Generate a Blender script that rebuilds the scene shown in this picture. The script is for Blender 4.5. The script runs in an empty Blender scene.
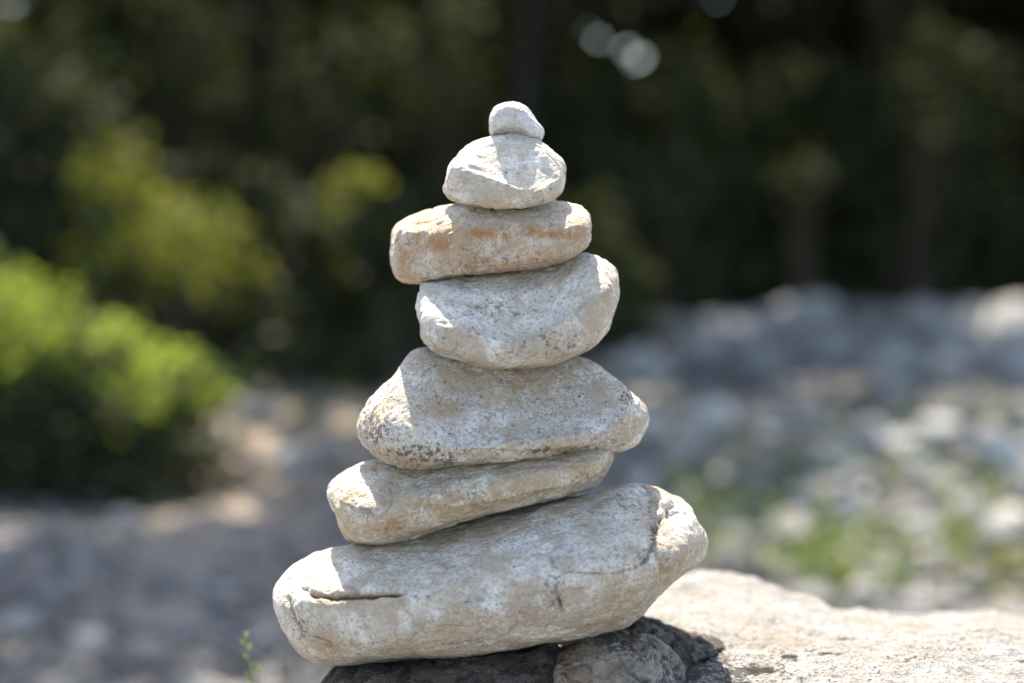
import bpy, math, random
import numpy as np
from mathutils import Vector

# ------------------------------------------------------------------ camera, light, exposure
SC = bpy.context.scene
COL = SC.collection
W, H = 1024, 683
D, ZC, PITCH, LENS = 0.85, 0.85, math.radians(5.0), 50.0
FPX = LENS / 36.0 * W
SUN_EL, SUN_AZ = math.radians(61), math.radians(-13)      # azimuth from +Y towards +X

cam_d = bpy.data.cameras.new("camera")
cam = bpy.data.objects.new("camera", cam_d)
COL.objects.link(cam)
cam.location = (0, -D, ZC)
cam.rotation_euler = (math.radians(90) - PITCH, 0, 0)
cam_d.lens = LENS
cam_d.sensor_width = 36
cam_d.clip_start = 0.02
cam_d.clip_end = 2000
cam_d.dof.use_dof = True
cam_d.dof.focus_distance = D - 0.03
cam_d.dof.aperture_fstop = 2.25
cam_d.dof.aperture_blades = 0
SC.camera = cam

world = bpy.data.worlds.new("World")
SC.world = world
world.use_nodes = True
wn = world.node_tree.nodes
sky = wn.new("ShaderNodeTexSky")
sky.sky_type = 'NISHITA'
sky.sun_disc = False
sky.sun_elevation = SUN_EL
sky.sun_rotation = SUN_AZ
sky.air_density = 1.0
sky.dust_density = 1.6
sky.ozone_density = 1.6
world.node_tree.links.new(sky.outputs[0], wn["Background"].inputs[0])
wn["Background"].inputs[1].default_value = 0.15

SUN_DIR = Vector((math.sin(SUN_AZ) * math.cos(SUN_EL), math.cos(SUN_AZ) * math.cos(SUN_EL), math.sin(SUN_EL)))
sun_d = bpy.data.lights.new("sun", 'SUN')
sun_d.energy = 4.6
sun_d.angle = math.radians(0.5)
sun_d.color = (1.0, 0.965, 0.91)
sun = bpy.data.objects.new("sun", sun_d)
COL.objects.link(sun)
sun.rotation_euler = SUN_DIR.to_track_quat('Z', 'Y').to_euler()
sun.location = (0, 0, 20)

SC.view_settings.view_transform = 'Standard'
SC.view_settings.look = 'None'
SC.view_settings.gamma = 1
SC.view_settings.exposure = 1.7
SC.view_settings.use_white_balance = True       # the camera was balanced for open shade
SC.view_settings.white_balance_temperature = 7150
SC.render.engine = 'CYCLES'
SC.cycles.use_denoising = True
SC.cycles.max_bounces = 8
SC.cycles.diffuse_bounces = 4
SC.cycles.transmission_bounces = 4
SC.cycles.sample_clamp_indirect = 6

# ------------------------------------------------------------------ helpers
def at(px, py, Y):
    """world point on the vertical plane y = Y seen at pixel (px, py)"""
    dx, dv = (px - W / 2) / FPX, (H / 2 - py) / FPX
    dy = math.cos(PITCH) + dv * math.sin(PITCH)
    dz = -math.sin(PITCH) + dv * math.cos(PITCH)
    t = (Y + D) / dy
    return np.array((dx * t, Y, ZC + dz * t))

def ground_at(px, py, z=0.0):
    dx, dv = (px - W / 2) / FPX, (H / 2 - py) / FPX
    dy = math.cos(PITCH) + dv * math.sin(PITCH)
    dz = -math.sin(PITCH) + dv * math.cos(PITCH)
    t = (z - ZC) / dz
    return dx * t, -D + dy * t

_rs = np.random.RandomState(5)
_P = _rs.permutation(1024)
_G = _rs.normal(size=(1024, 3))
_G /= np.linalg.norm(_G, axis=1)[:, None]

def noise3(p):
    p = np.asarray(p, float)
    i = np.floor(p).astype(int)
    f = p - i
    u = f * f * f * (f * (f * 6 - 15) + 10)
    out = np.zeros(len(p))
    for dx in (0, 1):
        for dy in (0, 1):
            for dz in (0, 1):
                h = _P[(_P[(_P[(i[:, 0] + dx) & 1023] + i[:, 1] + dy) & 1023] + i[:, 2] + dz) & 1023]
                g = _G[h]
                d = g[:, 0] * (f[:, 0] - dx) + g[:, 1] * (f[:, 1] - dy) + g[:, 2] * (f[:, 2] - dz)
                w = (u[:, 0] if dx else 1 - u[:, 0]) * (u[:, 1] if dy else 1 - u[:, 1]) * (u[:, 2] if dz else 1 - u[:, 2])
                out += w * d
    return out

def fbm(p, octaves=4, gain=0.5):
    a, s = 1.0, np.zeros(len(p))
    for k in range(octaves):
        s += a * noise3(p * (2.03 ** k) + 17.3 * k)
        a *= gain
    return s

def tag(o, label=None, cat=None, group=None, kind=None):
    if label: o["label"] = label
    if cat: o["category"] = cat
    if group: o["group"] = group
    if kind: o["kind"] = kind
    return o

def link(name, me, mat=None, parent=None, smooth=True):
    if mat: me.materials.append(mat)
    if smooth:
        me.polygons.foreach_set("use_smooth", [True] * len(me.polygons))
    o = bpy.data.objects.new(name, me)
    COL.objects.link(o)
    if parent: o.parent = parent
    return o

def mesh_np(name, verts, faces):
    """faces: (n,k) integer array, all the same size"""
    me = bpy.data.meshes.new(name)
    verts = np.asarray(verts, np.float32)
    faces = np.asarray(faces, np.int32)
    n, k = faces.shape
    me.vertices.add(len(verts))
    me.vertices.foreach_set("co", verts.ravel())
    me.loops.add(n * k)
    me.loops.foreach_set("vertex_index", faces.ravel())
    me.polygons.add(n)
    me.polygons.foreach_set("loop_start", np.arange(0, n * k, k, dtype=np.int32))
    me.update(calc_edges=True)
    me.validate()
    return me

def attr(me, name, vals):
    a = me.attributes.new(name, 'FLOAT', 'POINT')
    a.data.foreach_set("value", np.asarray(vals, np.float32))

def empty(name, loc):
    o = bpy.data.objects.new(name, None)
    o.empty_display_size = 0.1
    COL.objects.link(o)
    o.location = loc
    return o

def vnormals(v, f):
    """vertex normals of a quad mesh"""
    n = np.zeros_like(v)
    fn = np.cross(v[f[:, 2]] - v[f[:, 0]], v[f[:, 3]] - v[f[:, 1]])
    for k in range(4):
        np.add.at(n, f[:, k], fn)
    return n / (np.linalg.norm(n, axis=1)[:, None] + 1e-12)

# ------------------------------------------------------------------ materials
class NT:
    def __init__(self, name):
        self.m = bpy.data.materials.new(name)
        self.m.use_nodes = True
        self.t = self.m.node_tree
        self.b = self.t.nodes["Principled BSDF"]
    def n(self, kind, **kw):
        x = self.t.nodes.new(kind)
        for k, v in kw.items():
            setattr(x, k, v)
        return x
    def l(self, a, b):
        self.t.links.new(a, b)
    def set(self, sock, v):
        if isinstance(v, (int, float)): sock.default_value = v
        elif isinstance(v, tuple): sock.default_value = v if len(v) == 4 or sock.type == 'VECTOR' else (*v, 1)
        else: self.l(v, sock)
    def noise(self, co, scale, detail=4, rough=0.55):
        x = self.n("ShaderNodeTexNoise")
        self.l(co, x.inputs["Vector"])
        x.inputs["Scale"].default_value = scale
        x.inputs["Detail"].default_value = detail
        x.inputs["Roughness"].default_value = rough
        return x.outputs["Fac"]
    def voro(self, co, scale):
        x = self.n("ShaderNodeTexVoronoi")
        self.l(co, x.inputs["Vector"])
        x.inputs["Scale"].default_value = scale
        return x
    def ramp(self, fac, stops):
        x = self.n("ShaderNodeValToRGB")
        self.l(fac, x.inputs[0])
        e = x.color_ramp.elements
        while len(e) < len(stops): e.new(0.5)
        for i, (p, c) in enumerate(stops):
            e[i].position = p
            e[i].color = (c, c, c, 1) if isinstance(c, (int, float)) else (*c, 1)
        return x.outputs[0]
    def mix(self, fac, a, b, mode='MIX'):
        x = self.n("ShaderNodeMix", data_type='RGBA', blend_type=mode)
        self.set(x.inputs[0], fac); self.set(x.inputs[6], a); self.set(x.inputs[7], b)
        return x.outputs[2]
    def math(self, op, a, b=0.0):
        x = self.n("ShaderNodeMath", operation=op)
        self.set(x.inputs[0], a); self.set(x.inputs[1], b)
        return x.outputs[0]
    def attr(self, name):
        return self.n("ShaderNodeAttribute", attribute_name=name).outputs["Fac"]
    def bump(self, h, dist, strength=1.0, normal=None):
        x = self.n("ShaderNodeBump")
        x.inputs["Strength"].default_value = strength
        x.inputs["Distance"].default_value = dist
        self.l(h, x.inputs["Height"])
        if normal: self.l(normal, x.inputs["Normal"])
        return x.outputs[0]

def stone_mat(name, light, mid, stain, seed, speck=0.5, grain=1.0, bump=1.0, crackcol=(0.105, 0.05, 0.016)):
    m = NT(name)
    tc = m.n("ShaderNodeTexCoord")
    mp = m.n("ShaderNodeMapping")
    m.l(tc.outputs["Object"], mp.inputs[0])
    mp.inputs["Location"].default_value = (seed * 1.37, seed * 0.71, seed * 2.11)
    co = mp.outputs[0]
    n1 = m.noise(co, 38, 5, 0.6)
    c = m.mix(m.ramp(n1, [(0.42, 0.0), (0.58, 1.0)]), mid, light)
    # mineral grain, about 1 - 2 mm
    n2 = m.noise(co, 420, 3, 0.7)
    c = m.mix(m.math('MULTIPLY', m.ramp(n2, [(0.40, 1.0), (0.52, 0.0)]), 0.55 * grain), c, tuple(x * 0.46 for x in mid))
    n3 = m.noise(co, 900, 2, 0.6)
    c = m.mix(m.math('MULTIPLY', m.ramp(n3, [(0.5, 0.0), (0.66, 1.0)]), 0.36 * grain), c, (0.80, 0.77, 0.72))
    # soft ochre stains in their own places
    n4 = m.noise(co, 95, 5, 0.68)
    n4b = m.math('ADD', m.math('MULTIPLY', n4, 0.6), m.math('MULTIPLY', m.noise(co, 330, 4, 0.75), 0.4))
    sf = m.math('MULTIPLY', m.attr("stain"), m.ramp(n4b, [(0.41, 0.0), (0.53, 0.95)]))
    c = m.mix(sf, c, stain)
    # general faint tan patches
    n6 = m.noise(co, 70, 4, 0.6)
    c = m.mix(m.math('MULTIPLY', m.ramp(n6, [(0.48, 0.0), (0.62, 1.0)]), 0.75), c, tuple(0.5 * a + 0.5 * b for a, b in zip(mid, stain)))
    # dark lichen specks
    n5 = m.noise(co, 290, 4, 0.72)
    thr = m.math('ADD', m.math('MULTIPLY', m.attr("dark"), 0.21), n5)
    c = m.mix(m.math('MULTIPLY', m.ramp(thr, [(0.625, 0.0), (0.665, 1.0)]), speck), c, (0.075, 0.065, 0.055))
    c = m.mix(m.attr("crack"), c, crackcol)
    m.l(c, m.b.inputs["Base Color"])
    m.b.inputs["Roughness"].default_value = 0.88
    m.b.inputs["Specular IOR Level"].default_value = 0.25
    h = m.math('ADD', m.math('MULTIPLY', n2, 0.5), m.math('MULTIPLY', n5, 0.9))
    h = m.math('ADD', h, m.math('MULTIPLY', n4, 1.2))
    m.l(m.bump(h, 0.0030 * bump, 0.85), m.b.inputs["Normal"])
    return m.m

def rock_mat(name, a, b, scale=3.0, bump=0.03, vary=0.5):
    m = NT(name)
    tc = m.n("ShaderNodeTexCoord")
    oi = m.n("ShaderNodeObjectInfo")
    add = m.n("ShaderNodeVectorMath", operation='ADD')
    cmb = m.n("ShaderNodeCombineXYZ")
    m.l(m.math('MULTIPLY', oi.outputs["Random"], 50.0), cmb.inputs[0])
    m.l(tc.outputs["Object"], add.inputs[0]); m.l(cmb.outputs[0], add.inputs[1])
    co = add.outputs[0]
    n1 = m.noise(co, scale, 6, 0.65)
    c = m.mix(m.ramp(n1, [(0.35, 0.0), (0.65, 1.0)]), a, b)
    k = m.math('ADD', m.math('MULTIPLY', oi.outputs["Random"], vary), 1.0 - vary * 0.6)
    x = m.n("ShaderNodeVectorMath", operation='SCALE')
    m.l(c, x.inputs[0]); m.l(k, x.inputs[3])
    n2 = m.noise(co, scale * 9, 4, 0.7)
    c2 = m.mix(m.math('MULTIPLY', m.ramp(n2, [(0.58, 0.0), (0.7, 1.0)]), 0.5), x.outputs[0], (0.08, 0.08, 0.07))
    m.l(c2, m.b.inputs["Base Color"])
    m.b.inputs["Roughness"].default_value = 0.8
    m.l(m.bump(m.math('ADD', n1, m.math('MULTIPLY', n2, 0.4)), bump, 0.7), m.b.inputs["Normal"])
    return m.m

def leaf_mat(name, c1, c2, c3, trans=0.35, rough=0.7):
    m = NT(name)
    g = m.n("ShaderNodeNewGeometry")
    col = m.ramp(g.outputs["Random Per Island"], [(0.0, c1), (0.55, c2), (1.0, c3)])
    m.l(col, m.b.inputs["Base Color"])
    m.b.inputs["Roughness"].default_value = rough
    m.b.inputs["Specular IOR Level"].default_value = 0.25
    tr = m.n("ShaderNodeBsdfTranslucent")
    y = m.mix(1.0, col, (1.35, 1.25, 0.5), 'MULTIPLY')
    m.l(y, tr.inputs[0])
    mx = m.n("ShaderNodeMixShader")
    mx.inputs[0].default_value = trans
    m.l(m.b.outputs[0], mx.inputs[1]); m.l(tr.outputs[0], mx.inputs[2])
    m.l(mx.outputs[0], m.t.nodes["Material Output"].inputs["Surface"])
    return m.m

def bark_mat(name, a, b):
    m = NT(name)
    tc = m.n("ShaderNodeTexCoord")
    mp = m.n("ShaderNodeMapping")
    m.l(tc.outputs["Object"], mp.inputs[0])
    mp.inputs["Scale"].default_value = (1, 1, 0.2)
    n = m.noise(mp.outputs[0], 14, 6, 0.7)
    m.l(m.ramp(n, [(0.3, a), (0.7, b)]), m.b.inputs["Base Color"])
    m.b.inputs["Roughness"].default_value = 0.9
    m.l(m.bump(n, 0.03, 0.8), m.b.inputs["Normal"])
    return m.m

M_BARK = bark_mat("bark", (0.012, 0.010, 0.008), (0.03, 0.026, 0.02))
M_TWIG = bark_mat("twig", (0.04, 0.03, 0.02), (0.10, 0.08, 0.05))
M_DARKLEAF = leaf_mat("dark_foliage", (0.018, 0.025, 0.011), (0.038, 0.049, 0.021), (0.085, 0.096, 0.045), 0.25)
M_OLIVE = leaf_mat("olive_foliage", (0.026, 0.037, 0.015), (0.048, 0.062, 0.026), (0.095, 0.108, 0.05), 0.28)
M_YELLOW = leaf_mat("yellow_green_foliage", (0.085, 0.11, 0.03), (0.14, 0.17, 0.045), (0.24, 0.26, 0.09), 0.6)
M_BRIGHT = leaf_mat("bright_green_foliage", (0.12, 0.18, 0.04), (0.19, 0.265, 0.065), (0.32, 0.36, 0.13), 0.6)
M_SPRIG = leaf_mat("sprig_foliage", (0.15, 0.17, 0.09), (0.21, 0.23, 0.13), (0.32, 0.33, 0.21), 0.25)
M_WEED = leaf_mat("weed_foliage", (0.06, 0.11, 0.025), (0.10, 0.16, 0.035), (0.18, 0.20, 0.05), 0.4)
M_ROCKPALE = rock_mat("pale_limestone", (0.24, 0.232, 0.218), (0.39, 0.378, 0.36), 2.2, 0.05)
M_COBBLE = rock_mat("river_cobble", (0.16, 0.155, 0.147), (0.33, 0.315, 0.29), 5.0, 0.02, 0.7)
M_COBBLEWHITE = rock_mat("white_cobble", (0.38, 0.365, 0.335), (0.52, 0.50, 0.465), 5.0, 0.02, 0.3)
M_GRAVEL = None

# ------------------------------------------------------------------ setting: the ground
def smooth(a, b, x):
    t = np.clip((x - a) / (b - a), 0, 1)
    return t * t * (3 - 2 * t)

def gz(x, y):
    x = np.atleast_1d(np.asarray(x, float)); y = np.atleast_1d(np.asarray(y, float))
    p = np.stack([x * 0.6, y * 0.6, np.zeros_like(x)], 1)
    p2 = np.stack([x * 4, y * 4, np.ones_like(x)], 1)
    near = smooth(60, 25, np.hypot(x, y))
    z = (0.06 * fbm(p, 3) + 0.025 * fbm(p2, 2)) * near
    z += 0.22 * np.exp(-(((x + 1.75) / 0.6) ** 2 + ((y - 4.5) / 0.6) ** 2))          # earth bank under the bush
    z += 0.06 * smooth(0.2, 2.2, x) * smooth(7.5, 10.0, y) * near                          # rocky rise at the right
    z += 0.20 * smooth(5.5, 9.0, y) * smooth(0.3, -1.0, x) * near                         # path climbs at the left
    return z

def build_ground():
    u = np.linspace(-1, 1, 341)
    xs = np.sign(u) * (np.abs(u) * 9 + np.abs(u) ** 9 * 260)
    v = np.linspace(-1, 1, 341)
    ys = 5 + np.sign(v) * (np.abs(v) * 8 + np.abs(v) ** 9 * 260)
    X, Y = np.meshgrid(xs, ys)
    X = X.ravel(); Y = Y.ravel()
    V = np.stack([X, Y, gz(X, Y)], 1)
    n = 341
    i = np.arange(n - 1)
    a = (i[:, None] * n + i[None, :]).ravel()
    me = mesh_np("ground", V, np.stack([a, a + 1, a + n + 1, a + n], 1))
    m = NT("riverbed_soil")
    tc = m.n("ShaderNodeTexCoord")
    co = tc.outputs["Object"]
    n1 = m.noise(co, 1.3, 5, 0.6)
    n2 = m.noise(co, 14, 5, 0.7)
    c = m.mix(m.ramp(n1, [(0.35, 0.0), (0.65, 1.0)]), (0.105, 0.097, 0.087), (0.155, 0.143, 0.128))
    c = m.mix(m.ramp(n2, [(0.4, 0.0), (0.7, 1.0)]), c, (0.205, 0.192, 0.175))
    # sandy path, leaf litter under the wood
    c = m.mix(m.attr("sand"), c, (0.36, 0.265, 0.18))
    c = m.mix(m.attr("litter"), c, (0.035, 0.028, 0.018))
    m.l(c, m.b.inputs["Base Color"])
    m.b.inputs["Roughness"].default_value = 0.9
    m.l(m.bump(n2, 0.02, 0.8), m.b.inputs["Normal"])
    o = link("ground", me, m.m)
    sand = np.exp(-(((X + 0.85) / 0.40) ** 2 + ((Y - 4.4) / 1.5) ** 2) * 0.9)
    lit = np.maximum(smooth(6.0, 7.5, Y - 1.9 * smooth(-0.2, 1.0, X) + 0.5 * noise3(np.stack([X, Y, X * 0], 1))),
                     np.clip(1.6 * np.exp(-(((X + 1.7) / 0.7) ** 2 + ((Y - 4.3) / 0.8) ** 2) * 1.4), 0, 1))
    attr(me, "sand", sand)
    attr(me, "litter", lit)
    tag(o, "grey gravelly dry riverbed with a sandy path at left", "ground", kind="structure")

build_ground()

# ------------------------------------------------------------------ stones of the stack
NTH = 360
def resample(poly, w, h, c):
    """radii of polygon seen from c at NTH even angles in a space normalised by w, h"""
    P = (np.asarray(poly, float) - c) / np.array((w, h))
    # smooth closed curve through the points (Catmull-Rom)
    Q = []
    n = len(P)
    for i in range(n):
        p0, p1, p2, p3 = P[i - 1], P[i], P[(i + 1) % n], P[(i + 2) % n]
        for t in np.linspace(0, 1, 14, endpoint=False):
            Q.append(0.5 * ((2 * p1) + (-p0 + p2) * t + (2 * p0 - 5 * p1 + 4 * p2 - p3) * t * t + (-p0 + 3 * p1 - 3 * p2 + p3) * t ** 3))
    Q = np.array(Q)
    ang = np.arctan2(Q[:, 1], Q[:, 0])
    r = np.hypot(Q[:, 0], Q[:, 1])
    o = np.argsort(ang)
    ang, r = ang[o], r[o]
    ang = np.concatenate([ang - 2 * np.pi, ang, ang + 2 * np.pi])
    r = np.concatenate([r, r, r])
    th = np.linspace(-np.pi, np.pi, NTH, endpoint=False)
    R = np.interp(th, ang, r)
    k = np.ones(5) / 5
    R = np.convolve(np.concatenate([R[-2:], R, R[:2]]), k, 'valid')
    return np.stack([R * np.cos(th), R * np.sin(th)], 1) * np.array((w, h))

def star_centre(poly, w, h):
    """point from which the whole outline is seen, as far as possible from every edge line"""
    P = np.asarray(poly, float) / np.array((w, h))
    E = np.roll(P, -1, 0) - P
    n = np.stack([-E[:, 1], E[:, 0]], 1) / (np.linalg.norm(E, axis=1)[:, None] + 1e-9)
    if np.sum(P[:, 0] * np.roll(P[:, 1], -1) - np.roll(P[:, 0], -1) * P[:, 1]) < 0: n = -n
    lo, hi = P.min(0), P.max(0)
    gx, gy = np.meshgrid(np.linspace(lo[0], hi[0], 61), np.linspace(lo[1], hi[1], 61))
    C = np.stack([gx.ravel(), gy.ravel()], 1)
    d = np.einsum('cek,ek->ce', C[:, None, :] - P[None], n).min(1)
    d -= 0.12 * np.abs(C - (lo + hi) / 2).sum(1)
    return C[np.argmax(d)] * np.array((w, h))

def stone(name, S, F, Y0, A, B, mat, label, cat="stone", lump=1.0, stains=(), darks=(), cracks=(), seed=1,
          back=0.72, inner=0.62, fdepth=0.86, sub=26, mb=0.30, soft=7, yaw=0.0, group=None, rough=1.5):
    S = np.asarray(S, float); F = np.asarray(F, float)
    cS = (S.max(0) + S.min(0)) / 2
    w, h = (S.max(0) - S.min(0)) / 2
    cS = star_centre(S, w, h)
    wF, hF = (F.max(0) - F.min(0)) / 2
    cF = star_centre(F, wF, hF)
    rS = resample(S, w, h, cS)
    rF = resample(F, wF, hF, cF)
    def ring(c, r, k, Y):
        px = c + r * k
        dx = (px[:, 0] - W / 2) / FPX; dv = (H / 2 - px[:, 1]) / FPX
        dy = math.cos(PITCH) + dv * math.sin(PITCH)
        dz = -math.sin(PITCH) + dv * math.cos(PITCH)
        Yv = Y + yaw * 0.5 * ((px[:, 0] - cS[0]) / w - np.sqrt(((px[:, 0] - cS[0]) / w) ** 2 + 0.1))
        t = (Yv + D) / dy
        return np.stack([dx * t, Yv, ZC + dz * t], 1)
    cB = cS + np.array((0, h * 0.10))
    rings = [ring(cB, rS, 0.02, Y0 + B), ring(cB, rS, 0.50, Y0 + B * 0.93), ring(cS + (0, h * 0.04), rS, back + 0.12, Y0 + B * 0.62),
             ring(cS, rS, 1.0, Y0), ring(cS * (1 - mb) + cF * mb, rS * (1 - mb) + rF * mb, 1.0, Y0 - A * fdepth * 0.55), ring(cF, rF, 1.0, Y0 - A * fdepth), ring(cF, rF, inner, Y0 - A * 0.99), ring(cF, rF, 0.02, Y0 - A * 1.03)]
    R = np.array(rings)
    ext = np.concatenate([[2 * R[0] - R[1]], R, [2 * R[-1] - R[-2]]])
    out = []
    for i in range(len(R) - 1):
        p0, p1, p2, p3 = ext[i], ext[i + 1], ext[i + 2], ext[i + 3]
        for t in np.linspace(0, 1, sub, endpoint=False):
            out.append(0.5 * ((2 * p1) + (-p0 + p2) * t + (2 * p0 - 5 * p1 + 4 * p2 - p3) * t * t + (-p0 + 3 * p1 - 3 * p2 + p3) * t ** 3))
    out.append(R[-1])
    V = np.array(out)
    nr = len(V)
    ker = np.exp(-0.5 * (np.arange(-3 * soft, 3 * soft + 1) / soft) ** 2); ker /= ker.sum()
    pad = np.concatenate([np.repeat(V[:1], 3 * soft, 0), V, np.repeat(V[-1:], 3 * soft, 0)])
    V2 = sum(k * pad[i:i + nr] for i, k in enumerate(ker))
    # the widest ring keeps its outline: push back what the smoothing took there
    iS = 3 * sub
    corr = V[iS] - V2[iS]
    V2 = V2 + corr[None] * np.exp(-0.5 * ((np.arange(nr) - iS) / (1.6 * soft)) ** 2)[:, None, None]
    V2[0] = V2[0].mean(0); V2[-1] = V2[-1].mean(0)
    V = V2
    V = V.reshape(-1, 3)
    i = np.arange(nr - 1)[:, None] * NTH
    j = np.arange(NTH)[None, :]
    a = (i + j).ravel(); b = (i + (j + 1) % NTH).ravel()
    Fq = np.stack([a, b, b + NTH, a + NTH], 1)
    # orientation: make normals point out
    cen = V.mean(0)
    N = vnormals(V, Fq)
    if np.mean(np.sum(N * (V - cen), 1)) < 0:
        Fq = Fq[:, ::-1]; N = -N
    size = (V.max(0) - V.min(0)).max()
    o3 = np.array((seed * 3.1, seed * 5.7, seed * 1.9))
    fade = np.ones(len(V))
    fade[:NTH * 3] = 0; fade[-NTH * 2:] = 0
    big = fbm(V / (size * 0.22) + o3, 3)
    medium = fbm(V / 0.012 + o3, 3)
    ridged = 1 - np.abs(fbm(V / 0.020 + o3 * 2, 3)) * 2
    pits = np.clip(noise3(V / 0.0045 + o3 * 3) - 0.28, 0, 1)
    d = lump * (0.014 * size * big + 0.0007 * rough * medium - 0.0006 * rough * np.clip(ridged - 0.75, 0, 1) * 4 - 0.0018 * rough * pits)
    crack = np.zeros(len(V))
    for (pts, width, depth, tint) in cracks:
        pw = np.array([at(x, y, Y0 - A * 0.8) for x, y in pts])
        q = V[:, [0, 2]] + 0.0012 * np.stack([noise3(V / 0.006 + 9), noise3(V / 0.006 + 31)], 1)
        dist = np.full(len(V), 1e9)
        tt = np.zeros(len(V))
        for k in range(len(pw) - 1):
            p, e = pw[k][[0, 2]], pw[k + 1][[0, 2]] - pw[k][[0, 2]]
            t = np.clip(((q - p) @ e) / (e @ e), 0, 1)
            dd = np.linalg.norm(q - p - t[:, None] * e, axis=1)
            m_ = dd < dist
            dist[m_] = dd[m_]; tt[m_] = (k + t[m_]) / (len(pw) - 1)
        wd = width * (0.25 + 0.75 * np.sin(np.pi * np.clip(tt, 0.04, 0.96))) * np.clip(0.75 + 1.3 * fbm(V / 0.007 + 51, 2), 0.12, 1.8)
        g = np.exp(-(dist / wd) ** 2) * (V[:, 1] < Y0)
        d -= depth * g
        crack = np.maximum(crack, g ** 2 * tint)
    V = V + N * (d * fade)[:, None]
    def blobs(L):
        s = np.zeros(len(V))
        for (x, y, rx, ry, k) in L:
            c = at(x, y, Y0 - A * 0.8)
            sc = FPX / (D + Y0 - A * 0.8)
            q = ((V[:, 0] - c[0]) / (rx / sc)) ** 2 + ((V[:, 2] - c[2]) / (ry / sc)) ** 2
            s = np.maximum(s, k * np.exp(-q))
        return s * smooth(Y0 + 0.3 * B, Y0 - 0.1 * A, V[:, 1])
    st, dk = blobs(stains), blobs(darks)
    base = np.array((cen[0], cen[1], V[:, 2].min()))
    me = mesh_np(name, V - base, Fq)
    attr(me, "stain", st); attr(me, "dark", dk); attr(me, "crack", np.clip(crack, 0, 1))
    o = link(name, me, mat)
    o.location = base
    return tag(o, label, cat, group)

def z1(L, x0, y0, s):
    return [(x0 + a / s, y0 + b / s) for a, b in L]

LIGHT, MID, OCHRE = (0.72, 0.68, 0.61), (0.53, 0.465, 0.38), (0.40, 0.225, 0.085)
BROWN = (0.33, 0.225, 0.125)

# 7: the largest, at the bottom
S7 = [(276.5, 604.8), (278.9, 587), (290.8, 569.2), (308.6, 555.8), (329.4, 548.4), (356, 542.4), (400, 533), (450, 523), (500, 511),
      (550, 500), (603, 491.9), (621, 485.3), (638.6, 484.2), (656.4, 487.4), (674.2, 496.3), (687.6, 508.2), (691.5, 521), (702.5, 532),
      (706.3, 543.9), (702.5, 557.3), (692.1, 566.2), (674.2, 581), (653.4, 601.8), (632.6, 621.2), (608.9, 630), (579.2, 639),
      (534.6, 647.9), (490, 654.7), (448, 659.2), (412.6, 659.8), (383, 662.8), (359, 665.7), (332.4, 665.7), (314.6, 659.8), (296.7, 646.4), (283.4, 625.6)]
F7 = [(287, 608), (300, 596), (340, 586), (400, 580), (460, 570), (520, 560), (580, 550), (630, 540), (665, 540), (688, 548), (690, 558),
      (668, 578), (645, 598), (620, 616), (580, 630), (530, 640), (470, 648), (410, 652), (350, 656), (318, 650), (300, 638), (290, 622)]
stone("stone", S7, F7, 0.0, 0.080, 0.085, stone_mat("bottom_stone_rock", LIGHT, MID, BROWN, 1), "largest long white stone at the bottom of the stack, with a brown crack at left",
      seed=1, soft=15, stains=[(355, 596, 60, 7, .9), (460, 610, 70, 24, .55), (690, 560, 16, 14, .9), (600, 622, 30, 8, .8), (520, 600, 90, 30, .7), (330, 643, 24, 16, 1), (665, 560, 30, 24, .9), (420, 560, 120, 28, .5), (680, 505, 16, 12, .8), (660, 520, 12, 16, .9), (615, 590, 30, 30, .7)],
      darks=[(470, 640, 22, 10, .8), (640, 555, 30, 12, .6), (640, 512, 40, 14, .6), (300, 630, 18, 30, .6), (555, 580, 10, 24, .7), (375, 648, 30, 10, .5)],
      cracks=[([(298, 589), (315, 593), (335, 593), (355, 591), (385, 588), (408, 586)], 0.0031, 0.0042, 1.0), ([(556, 580), (558, 592), (562, 604)], 0.0016, 0.0016, 1.0),
              ([(563, 566), (590, 567), (615, 567), (640, 560)], 0.0008, 0.0010, 0.6), ([(640, 560), (650, 548), (655, 536), (657, 522)], 0.0022, 0.0030, 0.55),
              ([(657, 488), (655, 505), (656, 524)], 0.0045, 0.0040, 0.12), ([(656, 528), (668, 520), (680, 515), (694, 517)], 0.0038, 0.0065, 0.45),
              ([(284, 600), (291, 616), (298, 634), (312, 637), (330, 641)], 0.0016, 0.0018, 0.8), ([(548, 548), (552, 558), (557, 568)], 0.0011, 0.0010, 0.7)])

# 6: thin slanting slab
S6 = z1([(25, 175), (45, 135), (110, 95), (200, 62), (300, 48), (500, 30), (700, 15), (850, 5), (950, 5), (998, 30), (1000, 80), (970, 130),
         (930, 165), (850, 185), (740, 205), (640, 230), (540, 265), (440, 300), (350, 335), (260, 352), (180, 365), (110, 350), (75, 310), (55, 250), (36, 212)], 320, 440, 3.4133)
F6 = z1([(48, 200), (110, 195), (180, 185), (230, 205), (300, 175), (450, 135), (600, 105), (750, 80), (900, 60), (962, 75), (950, 115), (890, 155), (740, 190),
         (560, 242), (400, 296), (250, 338), (150, 345), (98, 308), (70, 255)], 320, 440, 3.4133)
stone("stone", S6, F6, 0.0, 0.060, 0.060, stone_mat("slanting_stone_rock", (0.68, 0.63, 0.545), (0.49, 0.41, 0.31), (0.36, 0.24, 0.12), 2), "thin flat stone slanting down to the left, with a tan patch, on the largest stone",
      seed=2, soft=12, stains=[(430, 503, 34, 14, 1), (395, 518, 30, 16, 1), (585, 465, 30, 14, .7), (345, 525, 14, 22, .8), (500, 490, 70, 16, .8), (460, 500, 40, 14, .9)],
      darks=[(355, 497, 18, 8, 1), (365, 505, 10, 10, .9), (470, 490, 50, 12, .4), (590, 480, 20, 10, .7)])

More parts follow.
